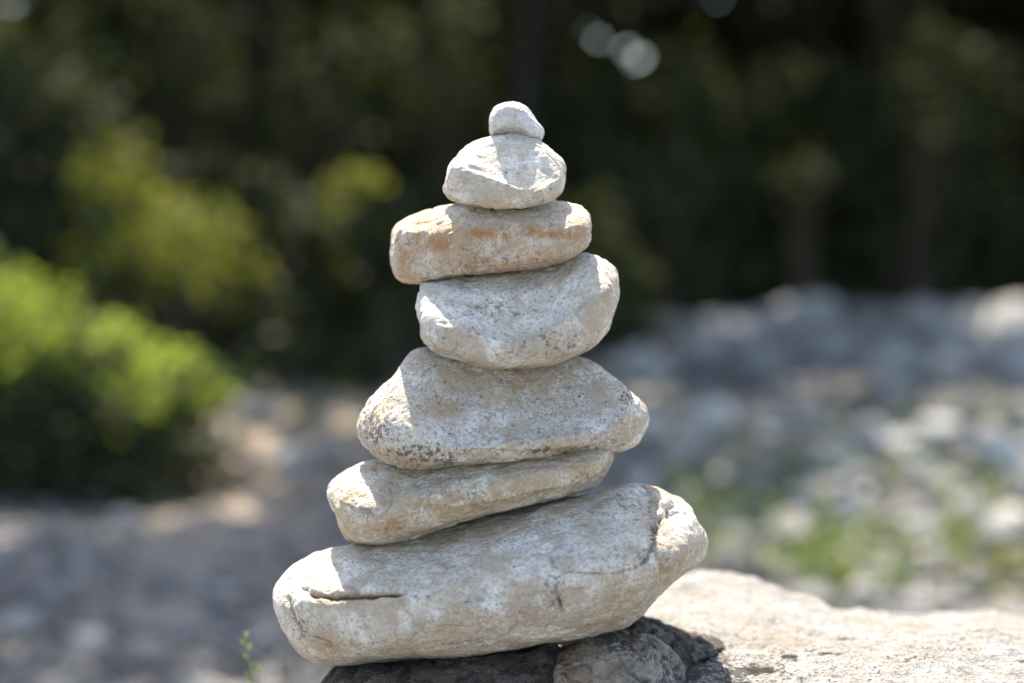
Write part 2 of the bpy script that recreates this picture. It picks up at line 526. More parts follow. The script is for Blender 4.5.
# 5: broad triangular one
S5 = z1([(28, 285), (40, 235), (90, 170), (150, 115), (195, 62), (225, 30), (270, 24), (350, 28), (500, 34), (650, 40), (770, 60), (830, 90), (900, 150), (960, 200),
         (985, 245), (980, 290), (950, 340), (890, 370), (800, 368), (700, 372), (600, 395), (500, 415), (400, 428), (300, 432), (200, 428), (140, 410), (80, 370), (40, 325)], 350, 340, 3.3032)
F5 = z1([(52, 290), (75, 256), (140, 242), (210, 262), (270, 300), (400, 318), (550, 315), (700, 305), (850, 295), (945, 285), (960, 305), (930, 335), (860, 357), (700, 362),
         (500, 404), (300, 422), (170, 408), (95, 365), (60, 325)], 350, 340, 3.3032)
stone("stone", S5, F5, 0.0, 0.062, 0.062, stone_mat("middle_stone_rock", (0.66, 0.62, 0.56), (0.46, 0.41, 0.345), (0.34, 0.23, 0.12), 3, 0.8, 1.3),
      "broad triangular grey stone in the middle of the stack, its left end speckled dark", seed=3, soft=17,
      stains=[(445, 408, 22, 12, .9), (520, 385, 90, 22, .8), (400, 455, 40, 14, .7), (560, 440, 60, 20, .5)],
      darks=[(372, 428, 20, 18, 1), (447, 460, 14, 8, 1.1), (540, 449, 10, 6, 1.1), (630, 402, 10, 12, .9), (420, 450, 40, 14, .7), (585, 455, 40, 10, .6)])

# 4: thick wedge
S4 = z1([(68, 260), (80, 205), (98, 168), (150, 152), (250, 135), (400, 114), (600, 84), (740, 36), (800, 38), (880, 68), (925, 112), (940, 190), (930, 250), (905, 320),
         (880, 380), (800, 450), (700, 495), (600, 525), (500, 542), (420, 540), (330, 520), (230, 490), (140, 455), (95, 410), (86, 335)], 400, 245, 4.2667)
F4 = z1([(108, 320), (150, 318), (230, 325), (310, 350), (410, 380), (520, 368), (640, 338), (730, 270), (840, 190), (905, 175), (918, 250), (885, 345), (790, 435),
         (620, 505), (470, 526), (320, 500), (170, 448), (115, 390)], 400, 245, 4.2667)
stone("stone", S4, F4, 0.0, 0.050, 0.050, stone_mat("wedge_stone_rock", LIGHT, (0.51, 0.455, 0.385), (0.37, 0.27, 0.16), 4, 0.6),
      "thick wedge-shaped pale stone just under the orange-streaked one", seed=4, yaw=0.012,
      stains=[(590, 310, 22, 26, .8), (540, 345, 40, 18, .8), (450, 340, 40, 16, .6), (602, 290, 12, 20, .9)],
      darks=[(490, 310, 40, 16, .45), (555, 340, 36, 14, .4), (450, 330, 30, 10, .35)])

# 3: flat oblong with the orange streak
S3 = z1([(58, 260), (58, 205), (72, 165), (125, 130), (200, 100), (330, 70), (450, 56), (600, 50), (720, 48), (800, 48), (860, 52), (920, 70), (960, 100), (975, 150), (980, 220),
         (965, 265), (920, 300), (840, 340), (740, 370), (640, 378), (520, 388), (400, 400), (300, 415), (220, 434), (150, 432), (88, 412), (62, 350)], 380, 190, 4.6545)
F3 = z1([(66, 200), (95, 174), (130, 172), (200, 168), (300, 162), (400, 150), (560, 142), (700, 140), (780, 145), (870, 158), (935, 158), (965, 180), (965, 225), (935, 270), (830, 330),
         (640, 368), (400, 388), (220, 424), (110, 412), (76, 385), (66, 320)], 380, 190, 4.6545)
stone("stone", S3, F3, 0.0, 0.042, 0.042, stone_mat("streaked_stone_rock", (0.60, 0.52, 0.425), (0.45, 0.365, 0.27), (0.37, 0.20, 0.085), 5),
      "flat oblong stone with an orange-brown streak along its front", seed=5, yaw=-0.034,
      stains=[(440, 244, 34, 11, 1.15), (480, 233, 40, 8, 1.15), (520, 230, 44, 8, 1.2), (555, 234, 34, 6, 1.15), (465, 260, 40, 14, .6), (402, 262, 12, 20, .85), (575, 233, 18, 6, .7), (500, 245, 90, 12, .45)],
      darks=[(405, 240, 10, 12, .6), (505, 262, 60, 12, .5), (552, 225, 12, 3, .8)])

# 2: small rounded one
S2 = z1([(72, 530), (85, 460), (100, 395), (140, 345), (200, 292), (270, 258), (330, 240), (450, 224), (560, 248), (620, 295), (680, 345), (708, 395), (712, 470), (695, 530),
         (650, 580), (570, 612), (480, 635), (390, 640), (290, 630), (180, 605), (110, 580)], 430, 90, 5.253)
F2 = z1([(98, 425), (125, 398), (170, 400), (240, 418), (310, 442), (370, 466), (430, 484), (510, 490), (600, 478), (655, 452), (690, 425), (700, 480), (684, 525), (634, 575),
         (560, 606), (480, 627), (390, 632), (290, 620), (180, 595), (112, 565), (88, 510)], 430, 90, 5.253)
stone("stone", S2, F2, 0.0, 0.034, 0.032, stone_mat("rounded_stone_rock", (0.72, 0.665, 0.585), (0.55, 0.485, 0.40), (0.40, 0.28, 0.15), 6, 0.7, 0.7),
      "small rounded white stone directly under the topmost pebble", seed=6,
      stains=[(540, 192, 24, 8, .8), (470, 185, 20, 14, .5), (505, 195, 50, 10, .5)], darks=[(480, 157, 3, 3, 1.0), (545, 188, 10, 4, .7), (507, 174, 3, 3, .9)])

# 1: the pebble
S1 = [(490.5, 135), (489.4, 118.6), (491.9, 110.9), (496.6, 105.6), (506.1, 101.8), (515.7, 102.4), (525.2, 106.2), (532.8, 113.8), (536.6, 121.4), (544.2, 129),
      (544.4, 134.7), (540.4, 141), (532.8, 140), (523.3, 136.5), (513.8, 134.5), (504.2, 134.5), (495.7, 136.5)]
F1 = [(492, 130), (492, 118), (498, 109), (507, 105.5), (516, 106), (525, 110.5), (531, 117), (536, 125), (541, 131), (538, 137), (531, 136), (523, 130), (514, 127.5), (504, 127.5), (497, 131)]
stone("pebble", S1, F1, 0.004, 0.012, 0.012, stone_mat("pebble_rock", (0.60, 0.59, 0.57), (0.48, 0.46, 0.44), (0.40, 0.28, 0.16), 7, 0.2, 0.6, 0.6),
      "tiny pale grey pebble balanced on the very top of the stack", "pebble", seed=7, lump=0.7, stains=[(515, 132, 14, 2.5, .6)])

# rocks wedged between the boulder and the bottom stone
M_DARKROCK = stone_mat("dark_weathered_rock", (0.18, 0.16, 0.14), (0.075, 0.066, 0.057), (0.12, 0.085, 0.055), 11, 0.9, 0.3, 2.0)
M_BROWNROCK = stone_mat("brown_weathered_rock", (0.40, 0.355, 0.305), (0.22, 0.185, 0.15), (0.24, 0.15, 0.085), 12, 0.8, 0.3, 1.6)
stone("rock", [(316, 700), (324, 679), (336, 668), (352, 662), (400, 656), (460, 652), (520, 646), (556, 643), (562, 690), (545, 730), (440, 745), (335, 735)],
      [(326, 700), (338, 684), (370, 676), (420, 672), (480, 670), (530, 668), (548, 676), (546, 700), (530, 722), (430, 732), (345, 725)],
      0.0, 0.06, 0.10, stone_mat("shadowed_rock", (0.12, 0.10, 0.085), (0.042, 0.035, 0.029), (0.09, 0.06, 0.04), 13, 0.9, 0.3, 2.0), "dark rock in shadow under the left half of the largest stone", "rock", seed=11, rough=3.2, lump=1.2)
stone("rock", [(538, 700), (544, 672), (556, 654), (580, 641), (604, 636), (624, 629), (646, 634), (664, 640), (676, 654), (692, 675), (695, 705), (680, 735), (620, 745), (560, 735)],
      [(552, 698), (558, 676), (572, 664), (600, 656), (630, 650), (652, 654), (672, 668), (682, 688), (680, 710), (655, 728), (610, 732), (565, 722)],
      -0.005, 0.05, 0.05, M_BROWNROCK, "rounded brown-grey rock under the right half of the largest stone", "rock", seed=12, rough=3.5, lump=1.3, darks=[(630, 648, 30, 10, 1), (670, 670, 20, 20, .8)], stains=[(565, 665, 30, 30, 1)])
stone("rock", [(575, 652), (602, 634), (630, 616), (650, 618), (672, 626), (692, 634), (712, 636), (726, 644), (724, 655), (708, 668), (700, 690), (650, 705), (605, 690)],
      [(606, 655), (620, 640), (640, 630), (660, 632), (680, 640), (700, 644), (716, 648), (714, 656), (700, 664), (690, 684), (650, 694), (615, 682)],
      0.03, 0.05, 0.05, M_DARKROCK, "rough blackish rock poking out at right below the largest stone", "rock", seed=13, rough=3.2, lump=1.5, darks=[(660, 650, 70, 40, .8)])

# ------------------------------------------------------------------ the boulder that carries the stack
def build_boulder():
    nt, nr = 760, 360
    th = np.linspace(-np.pi, np.pi, nt, endpoint=False)
    cx, cy = 0.40, -0.06
    c, s = np.cos(th), np.sin(th)
    ax = np.where(c < 0, 0.53, 0.62)
    ay = np.where(s < 0, 0.46, 0.36)
    R = 1.0 / (np.abs(c / ax) ** 2.7 + np.abs(s / ay) ** 2.7) ** (1 / 2.7)
    R *= 1 + 0.05 * np.sin(3 * th + 1) + 0.03 * np.sin(7 * th + 2)
    t = np.linspace(0.0, np.pi / 2, nr) ** 1.0
    rr = np.sin(t) ** 0.6
    # more rings where the top is seen: r goes 0..1, profile h(r)
    r = np.concatenate([np.linspace(0.002, 0.97, nr - 60), 0.97 + 0.03 * np.sin(np.linspace(0.02, np.pi / 2, 60))])
    hprof = np.clip(1 - r ** 9, 0, 1) ** 0.42
    X = cx + r[:, None] * (R * c)[None, :]
    Y = cy + r[:, None] * (R * s)[None, :]
    top = 0.586 - 0.10 * np.clip(Y - 0.03, 0, 1) + 0.036 * np.exp(-(((X - 0.130) / 0.075) ** 2 + ((Y - 0.2) / 0.09) ** 2))
    top += -0.004 * np.exp(-(((X - 0.235) / 0.03) ** 2 + ((Y - 0.22) / 0.12) ** 2))
    top -= 0.035 * smooth(0.10, 0.05, X) * smooth(0.06, -0.02, Y)               # hollow in which the wedged rocks lie
    top -= 0.06 * smooth(-0.15, -0.55, Y)
    top -= 0.012 * smooth(0.20, 0.34, X) * smooth(0.0, 0.15, Y)
    zb = -0.12
    Z = zb + (top - zb) * hprof[:, None]
    V = np.stack([X.ravel(), Y.ravel(), Z.ravel()], 1)
    i = np.arange(nr - 1)[:, None] * nt
    j = np.arange(nt)[None, :]
    a = (i + j).ravel(); b = (i + (j + 1) % nt).ravel()
    F = np.stack([a, a + nt, b + nt, b], 1)
    N = vnormals(V, F)
    d = 0.007 * fbm(V / 0.10 + 3, 3) + 0.005 * fbm(V / 0.028 + 8, 3) + 0.0024 * fbm(V / 0.008 + 5, 2)
    d -= 0.004 * np.clip(noise3(V / 0.016 + 40) - 0.36, 0, 1) * 3
    fade = np.ones(len(V)); fade[:nt * 3] = 0
    V = V + N * (d * fade)[:, None]
    base = np.array((cx, cy, 0.0))
    me = mesh_np("boulder", V - base, F)
    def blob(L):
        q = np.zeros(len(V))
        for x, y, rx, ry, k in L:
            q = np.maximum(q, k * np.exp(-((V[:, 0] - x) / rx) ** 2 - ((V[:, 1] - y) / ry) ** 2))
        return q
    attr(me, "dark", blob([(0.10, -0.02, 0.035, 0.04, 1.3), (0.13, -0.04, 0.02, 0.02, 1.0), (0.0, -0.05, 0.14, 0.09, 1.3), (0.147, -0.035, 0.014, 0.010, 1.7), (0.192, -0.012, 0.006, 0.004, 3.0), (0.17, 0.0, 0.02, 0.008, .8), (0.235, -0.02, 0.02, 0.01, .7), (0.26, 0.0, 0.02, 0.01, .6)]))  # weathered crust and specks; the smallest blob paints the dark inside a hole
    attr(me, "stain", blob([(0.16, 0.03, 0.03, 0.03, .9), (0.25, 0.08, 0.03, 0.03, .6), (0.22, 0.0, 0.03, 0.02, .6), (0.31, 0.06, 0.03, 0.03, .5)]))
    spots = blob([(0.192, -0.012, 0.0045, 0.0035, 1.6), (0.147, -0.035, 0.010, 0.007, 1.5), (0.165, -0.02, 0.006, 0.004, 1.1), (0.245, -0.005, 0.005, 0.003, 1.1), (0.31, -0.01, 0.006, 0.003, 1.2), (0.21, 0.03, 0.012, 0.003, .8), (0.13, -0.055, 0.008, 0.006, 1.2)])  # dark specks, and the shade inside small holes painted on as colour
    attr(me, "crack", np.clip((spots + 0.5 * noise3(V / 0.004 + 3) - 0.45) * 3, 0, 0.95))  # no cracks here: this mask carries the specks and painted hole shade
    o = link("boulder", me, stone_mat("boulder_limestone", (0.38, 0.367, 0.345), (0.295, 0.282, 0.26), (0.28, 0.235, 0.18), 21, 0.9, 0.9, 2.6, (0.03, 0.027, 0.024)))
    o.location = base
    tag(o, "big sunlit cream boulder carrying the stack, running out of frame at right", "boulder")

build_boulder()

# ------------------------------------------------------------------ rocks of the riverbed
def rock_mesh(name, seed, sub=40, flat=0.65, sharp=0.0):
    n, m_ = sub * 2, sub
    th = np.linspace(0, 2 * np.pi, n, endpoint=False)
    ph = np.linspace(0.03, np.pi - 0.03, m_)
    T, P = np.meshgrid(th, ph)
    d = np.stack([np.sin(P) * np.cos(T), np.sin(P) * np.sin(T), np.cos(P)], -1).reshape(-1, 3)
    r = 1 + 0.32 * fbm(d * 1.1 + seed * 7.7, 2) + 0.10 * fbm(d * 3.5 + seed * 3.3, 3)
    rs = np.random.RandomState(seed)
    V = d * r[:, None]
    for k in range(int(7 * sharp)):
        nn = rs.normal(size=3); nn /= np.linalg.norm(nn)
        lim = rs.uniform(0.62, 0.85)
        over = np.clip(V @ nn - lim, 0, None)
        V -= nn * (over * 0.85)[:, None]
    V *= np.array((1.0, rs.uniform(0.7, 0.95), flat))
    i = np.arange(m_ - 1)[:, None] * n
    j = np.arange(n)[None, :]
    a = (i + j).ravel(); b = (i + (j + 1) % n).ravel()
    F = np.stack([a, a + n, b + n, b], 1)
    me = mesh_np(name, V, F)
    # close the two poles
    import bmesh
    bm = bmesh.new(); bm.from_mesh(me)
    bmesh.ops.holes_fill(bm, edges=[e for e in bm.edges if e.is_boundary], sides=0)
    bm.to_mesh(me); bm.free()
    me.polygons.foreach_set("use_smooth", [True] * len(me.polygons))
    return me

def rocks_of(name, mat, seeds, flat, sharp, sub=30):
    L = []
    for s in seeds:
        me = rock_mesh(name, s, sub, flat, sharp)
        me.materials.append(mat)
        L.append(me)
    return L
PALE = rocks_of("boulder", M_ROCKPALE, (3, 4, 5, 6, 7), 0.75, 1.0, 40)
COB = rocks_of("cobble", M_COBBLE, (13, 14, 15, 16, 17, 18), 0.62, 0.3, 24)
WCOB = rocks_of("cobble", M_COBBLEWHITE, (23, 24, 25), 0.62, 0.2, 24)

def put_rock(meshes, k, x, y, r, name, label, cat, group=None, sink=0.3, rz=None, rnd=random):
    o = bpy.data.objects.new(name, meshes[k % len(meshes)])
    COL.objects.link(o)
    z = gz(x, y)[0]
    o.location = (x, y, z + r * 0.65 * (1 - sink * 2) + 0.0)
    o.rotation_euler = (rnd.uniform(-.25, .25), rnd.uniform(-.25, .25), rnd.uniform(0, 6.28) if rz is None else rz)
    o.scale = (r, r, r)
    return tag(o, label, cat, group)

rr = random.Random(11)
OPEN_EXTRA = []      # small openings in the leaf roof above single stones
# the bank of pale boulders at the right, each placed by where it stands on the ground
BIG = [  # pixel x, distance y, radius, label
    (1012, 7.8, 0.30, "whitest boulder, standing at the right edge of the photo in front of the dark wood"),
    (800, 8.8, 0.39, "largest pale grey boulder of the bank right of the stack"),
    (735, 8.3, 0.31, "pale grey boulder just left of the largest one on the bank"),
    (690, 8.4, 0.26, "low grey boulder at the left end of the rocky bank"),
    (645, 8.8, 0.24, "small grey boulder half hidden behind the stack's right shoulder"),
    (880, 8.6, 0.34, "grey boulder just right of the largest one on the bank"),
    (940, 8.4, 0.36, "grey boulder second from the right end of the bank"),
    (985, 8.9, 0.36, "darker grey boulder next to the whitest one"),
    (1075, 8.4, 0.36, "grey boulder cut by the right edge of the photo"),
    (830, 7.3, 0.26, "grey boulder in front of the largest one on the bank"),
    (765, 7.0, 0.22, "flattish grey rock below the left part of the bank"),
    (905, 7.1, 0.26, "grey rock low in front of the bank's right half"),
    (970, 6.9, 0.27, "grey rock low in front of the bank near the right edge"),
    (1020, 6.6, 0.22, "small grey rock at the foot of the bank by the right edge"),
    (690, 7.1, 0.18, "small grey rock at the foot of the bank near the stack"),
]
for i, (px, y, r, lab) in enumerate(BIG):
    put_rock(PALE, i, (px - 512) / FPX * (y + D), y, r, "boulder", lab, "boulder", "pale boulders of the rocky bank", 0.3, rnd=rr)
    COL.objects[-1].scale.z *= 0.66
    if i == 0:
        COL.objects[-1].data = WCOB[0]; COL.objects[-1].scale.z *= 2.0; COL.objects[-1].scale.x *= 0.75

for k in range(34):
    px, y = rr.uniform(630, 1050), rr.uniform(6.3, 8.3)
    put_rock(PALE, k, (px - 512) / FPX * (y + D), y, rr.uniform(0.07, 0.17), "boulder", "smaller grey rock tumbled among the boulders of the bank at right", "rock", "smaller rocks of the rocky bank", 0.15, rnd=rr)

# single stones that read in the blur
ONES = [  # px, py on the ground, radius, white?, label
    (710, 428, 0.13, 1, "pale round stone nearest the middle stone's right tip"),
    (760, 432, 0.13, 0, "pinkish grey stone beside the pale round one right of the stack"),
    (835, 470, 0.11, 1, "wide pale stone in the middle of the weedy stones at right"),
    (905, 455, 0.11, 1, "bright stone above the middle of the weeds at right"),
    (940, 440, 0.12, 1, "bright stone right of the weeds, near the right edge"),
    (918, 480, 0.10, 1, "pinkish white stone among weeds right of the wide pale stone"),
    (1000, 470, 0.14, 1, "bright cobble in the weeds by the right edge"),
    (762, 500, 0.05, 1, "small shiny white stone right of the stack at weed level"),
    (850, 515, 0.07, 1, "upright pale stone between two weed clumps"),
    (912, 535, 0.055, 1, "small shiny white stone low among the weeds at right"),
    (940, 560, 0.07, 1, "small pale stone just above the big boulder's edge"),
    (1012, 540, 0.10, 1, "large pale stone cut by the right edge above the boulder"),
    (730, 565, 0.07, 0, "grey stone just behind the big boulder's left crest"),
    (880, 590, 0.08, 0, "broad grey stone hidden half by the big boulder's back edge"),
    (800, 545, 0.08, 0, "dull grey stone behind the big boulder between green weeds"),
    (125, 520, 0.05, 1, "small pale stone on the shaded gravel under the green bush"),
    (50, 545, 0.05, 0, "small grey stone near the left edge on the shaded gravel"),
    (82, 562, 0.05, 0, "small grey stone right of the one near the left edge"),
    (330, 460, 0.10, 0, "pale stone on the sunlit sandy path beside the stack"),
    (290, 470, 0.10, 0, "brownish stone on the sunlit sandy path"),
    (260, 425, 0.09, 0, "grey stone at the far end of the sandy path"),
    (190, 640, 0.06, 0, "bluish grey cobble at the bottom left"),
    (150, 660, 0.06, 0, "paler cobble at the bottom left beside the bluish one"),
    (90, 650, 0.06, 0, "grey cobble left of the paler one at the bottom left"),
    (20, 630, 0.05, 1, "pale cobble at the left edge near the bottom"),
]
for i, (px, py, r, wh, lab) in enumerate(ONES):
    x, y = ground_at(px, py + 4)
    z = gz(x, y)[0]
    x, y = ground_at(px, py + 4, z)
    put_rock(WCOB if wh else COB, i, x, y, r * 0.85, "cobble", lab, "stone", "single stones on the riverbed", 0.2, rnd=rr)

# the many look-alike cobbles
placed = 0
for k in range(4000):
    if placed >= 170: break
    px, py = rr.uniform(640, 1060), rr.uniform(395, 640)
    x, y = ground_at(px, py)
    if y < 1.0: continue
    r = rr.uniform(0.02, 0.075) * (0.6 + 0.12 * y)
    put_rock(COB if rr.random() < 0.8 else WCOB, k, x, y, r, "cobble", "blurred grey cobble lying loose among the weeds beyond the big boulder", "stone", "cobbles among the weeds at right", 0.2, rnd=rr)
    placed += 1
for k in range(26):
    px, py = rr.uniform(690, 1040), rr.uniform(415, 590)
    x, y = ground_at(px, py)
    put_rock(WCOB, k, x, y, rr.uniform(0.018, 0.035) * (0.6 + 0.12 * y), "cobble", "small pebble coloured white to imitate a glint among the weeds beyond the big boulder", "stone", "white glint pebbles among the weeds at right", 0.1, rnd=rr)  # white colour stands in for glints on wet stones
    OPEN_EXTRA.append((x, y - 0.02, 0.09, 0.09))
for k in range(44):
    px, py = rr.uniform(-30, 340), rr.uniform(515, 730)
    x, y = ground_at(px, py)
    if x > -0.25 and y < 0.6: continue
    put_rock(COB, k, x, y, rr.uniform(0.012, 0.036), "cobble", "blurred grey cobble on the shaded gravel at the lower left", "stone", "cobbles on the shaded gravel at left", 0.2, rnd=rr)

def build_gravel():
    rs = np.random.RandomState(3)
    t = (1 + 5 ** 0.5) / 2
    iv = np.array([(-1, t, 0), (1, t, 0), (-1, -t, 0), (1, -t, 0), (0, -1, t), (0, 1, t), (0, -1, -t), (0, 1, -t), (t, 0, -1), (t, 0, 1), (-t, 0, -1), (-t, 0, 1)]) / 1.9
    fi = np.array([(0, 11, 5), (0, 5, 1), (0, 1, 7), (0, 7, 10), (0, 10, 11), (1, 5, 9), (5, 11, 4), (11, 10, 2), (10, 7, 6), (7, 1, 8), (3, 9, 4), (3, 4, 2), (3, 2, 6), (3, 6, 8), (3, 8, 9), (4, 9, 5), (2, 4, 11), (6, 2, 10), (8, 6, 7), (9, 8, 1)])
    n = 9000
    y = 0.9 + 8.0 * rs.uniform(0, 1, n) ** 1.4
    x = rs.uniform(-0.42, 0.42, n) * (y + D)
    r = rs.uniform(0.008, 0.03, n) * (0.7 + 0.08 * y)
    onpath = np.exp(-(((x + 0.85) / 0.40) ** 2 + ((y - 4.4) / 1.5) ** 2) * 0.9) > rs.uniform(0.25, 0.6, n)
    x, y, r = x[~onpath], y[~onpath], r[~onpath]
    n = len(x)
    z = gz(x, y) + r * 0.2
    V = iv[None] * (1 + 0.22 * rs.normal(size=(n, 12, 1))) * r[:, None, None] * np.array((1, 1, 0.7)) * rs.uniform(0.7, 1.3, (n, 1, 3))
    V = V + np.stack([x, y, z], 1)[:, None, :]
    F = fi[None] + (np.arange(n) * 12)[:, None, None]
    me = mesh_np("gravel", V.reshape(-1, 3), F.reshape(-1, 3))
    m = NT("gravel_stone")
    g = m.n("ShaderNodeNewGeometry")
    m.l(m.ramp(g.outputs["Random Per Island"], [(0.0, (0.055, 0.052, 0.048)), (0.6, (0.128, 0.12, 0.109)), (0.9, (0.205, 0.19, 0.172)), (1.0, (0.36, 0.345, 0.325))]), m.b.inputs["Base Color"])
    m.b.inputs["Roughness"].default_value = 0.75
    o = link("gravel", me, m.m)
    tag(o, "loose grey gravel covering the riverbed", "gravel", kind="stuff")
build_gravel()

# ------------------------------------------------------------------ plants
def leaves(name, centres, radii, per, size, mat, parent, seed, flatten=1.0, keep=None, upright=0.0, aspect=0.5):
    """leaf-shaped faces scattered in clumps; one mesh"""
    rs = np.random.RandomState(seed)
    centres = np.asarray(centres, float); radii = np.asarray(radii, float)
    n = len(centres) * per
    c = np.repeat(centres, per, 0)
    d = rs.normal(size=(n, 3))
    d /= np.linalg.norm(d, axis=1)[:, None]
    rad = np.repeat(radii, per) * rs.uniform(0.15, 1, n) ** 0.5
    p = c + d * rad[:, None] * np.array((1, 1, flatten))
    if keep is not None:
        p = p[keep(p)]
        n = len(p)
    a = rs.normal(size=(n, 3)); a[:, 2] = a[:, 2] * 0.6 + upright
    a /= np.linalg.norm(a, axis=1)[:, None]
    b = np.cross(a, rs.normal(size=(n, 3)))
    b /= np.linalg.norm(b, axis=1)[:, None]
    nrm = np.cross(a, b)
    L = size * rs.uniform(0.6, 1.3, n)[:, None]
    w = L * aspect
    v0 = p - a * L * 0.5
    v1 = p + b * w * 0.5 + nrm * L * 0.06
    v2 = p + a * L * 0.5
    v3 = p - b * w * 0.5 + nrm * L * 0.06
    V = np.stack([v0, v1, v2, v3], 1).reshape(-1, 3)
    F = np.arange(n * 4).reshape(n, 4)
    off = np.array(parent.location) if parent is not None else np.zeros(3)
    return link(name, mesh_np(name, V - off, F), mat, parent, smooth=False)

def tube(V, F, pts, rads, k=9):
    pts = np.asarray(pts, float)
    s = len(V)
    for i, p in enumerate(pts):
        t = pts[min(i + 1, len(pts) - 1)] - pts[max(i - 1, 0)]
        t /= np.linalg.norm(t)
        u = np.cross(t, (0.31, 0.9, 0.2)); u /= np.linalg.norm(u)
        v = np.cross(t, u)
        for j in range(k):
            an = 2 * math.pi * j / k
            V.append(p + rads[i] * (u * math.cos(an) + v * math.sin(an)))
    for i in range(len(pts) - 1):
        for j in range(k):
            F.append((s + i * k + j, s + i * k + (j + 1) % k, s + (i + 1) * k + (j + 1) % k, s + (i + 1) * k + j))

def sun_xy(p):
    """where the shadow of a point falls on the ground"""
    t = p[:, 2] / SUN_DIR.z
    return p[:, 0] - SUN_DIR.x * t, p[:, 1] - SUN_DIR.y * t

# openings in the leaf roof: ground ellipses the sun reaches (x, y, rx, ry)
OPEN = [(-1.62, 3.33, 0.78, 0.52), (2.15, 8.95, 0.35, 0.25), (-1.75, 6.1, 0.8, 0.55), (-0.95, 7.0, 0.4, 0.5), (3.05, 7.5, 0.30, 0.3), (1.9, 4.2, 0.40, 0.45), (2.3, 5.4, 0.5, 0.4), (1.2, 3.4, 0.35, 0.35), (1.6, 6.3, 0.25, 0.3), (0.75, 7.6, 0.35, 0.4)]
_ro = random.Random(21)
OPEN += [(_ro.uniform(-4.2, 1.2), _ro.uniform(7.2, 9.8), _ro.uniform(.14, .34), _ro.uniform(.16, .40)) for _ in range(48)]
OPEN += [(-0.86 + _ro.uniform(-.26, .26), _ro.uniform(3.2, 5.6), _ro.uniform(.045, .09), _ro.uniform(.08, .2)) for _ in range(26)]
OPEN += [(_ro.uniform(1.2, 4.5), _ro.uniform(8.6, 10.8), _ro.uniform(.12, .22), _ro.uniform(.14, .26)) for _ in range(30)]
OPEN += [(_ro.uniform(0.6, 2.6), _ro.uniform(2.6, 6.5), _ro.uniform(.10, .22), _ro.uniform(.10, .22)) for _ in range(12)]
OPEN += OPEN_EXTRA
# gaps towards the sky, as (pixel x, pixel y, radius in m at 12 m)
GAPS = [(588, 30, 0.034), (598, 38, 0.045), (610, 42, 0.034), (628, 50, 0.04), (640, 57, 0.048), (631, 64, 0.03), (650, 47, 0.02), (656, -2, 0.04), (672, 3, 0.038), (688, 1, 0.042), (703, 4, 0.03), (716, -1, 0.04), (668, 18, 0.025),
        (704, 98, 0.032), (588, 74, 0.025), (12, 2, 0.045), (775, 2, 0.035), (60, 14, 0.02)]
_rg = random.Random(77)
GAPS += [(_rg.uniform(0, 480), _rg.uniform(-5, 170), _rg.uniform(0.008, 0.017)) for _ in range(34)]
GAPS += [(_rg.uniform(560, 1024), _rg.uniform(-5, 190), _rg.uniform(0.007, 0.014)) for _ in range(16)]
def canopy_keep(p):
    sx, sy = sun_xy(p)
    k = np.ones(len(p), bool)
    for (x, y, rx, ry) in OPEN:
        k &= ((sx - x) / rx) ** 2 + ((sy - y) / ry) ** 2 > 1
    # the stack itself stands in the open
    k &= ~((sy < 1.6) & (np.abs(sx) < 4))
    return k & gap_keep(p)
def gap_keep(p):
    k = np.ones(len(p), bool)
    for (gx, gy, r) in GAPS:
        o = np.array((0, -D, ZC)); d = at(gx, gy, 5.0) - o
        d = d / np.linalg.norm(d)
        q = p - o
        t = q @ d
        dist = np.linalg.norm(q - t[:, None] * d, axis=1)
        k &= dist > r * 1.3 * t / 12.0
    return k

def make_tree(x, y, h, cr, cz, nclump, per, size, label, seed, group, mat=M_DARKLEAF, squash=0.9, cx=0, cy=0, keep=canopy_keep, trunk_r=0.14):
    rs = np.random.RandomState(seed)
    z0 = gz(x, y)[0] - 0.05
    t = empty("tree", (x, y, z0))
    tag(t, label, "tree", group)
    V, F = [], []
    lean = rs.normal(size=2) * 0.15
    pts = [np.array((lean[0] * s * s + cx * s ** 2 * 0.8, lean[1] * s * s + cy * s ** 2 * 0.8, h * s)) for s in np.linspace(0, 1, 8)]
    tube(V, F, pts, [trunk_r * (1.25 if i == 0 else 1) * (1 - 0.1 * i) for i in range(8)], 12)
    cc = np.array((x + cx, y + cy, z0 + cz))
    tips = []
    for k in range(14):
        b = pts[rs.randint(2, 7)]
        d = rs.normal(size=3); d /= np.linalg.norm(d)
        tip = (cc - (x, y, z0)) + d * cr * np.array((.85, .85, .7 * squash))
        mid = (b + tip) / 2 + rs.normal(size=3) * 0.15
        tube(V, F, [b, mid, tip], [trunk_r * .35, trunk_r * .2, 0.012], 6)
    link("trunk", mesh_np("trunk", V, F), M_BARK, t)
    d = rs.normal(size=(nclump, 3)); d /= np.linalg.norm(d, axis=1)[:, None]
    c = cc + d * (cr * rs.uniform(0.25, 1.0, nclump) ** 0.5)[:, None] * np.array((1, 1, squash))
    c[:, 2] = np.maximum(c[:, 2], z0 + 0.25)
    leaves("crown", c, rs.uniform(0.22, 0.5, nclump), per, size, mat, t, seed + 1, keep=keep)
    return t

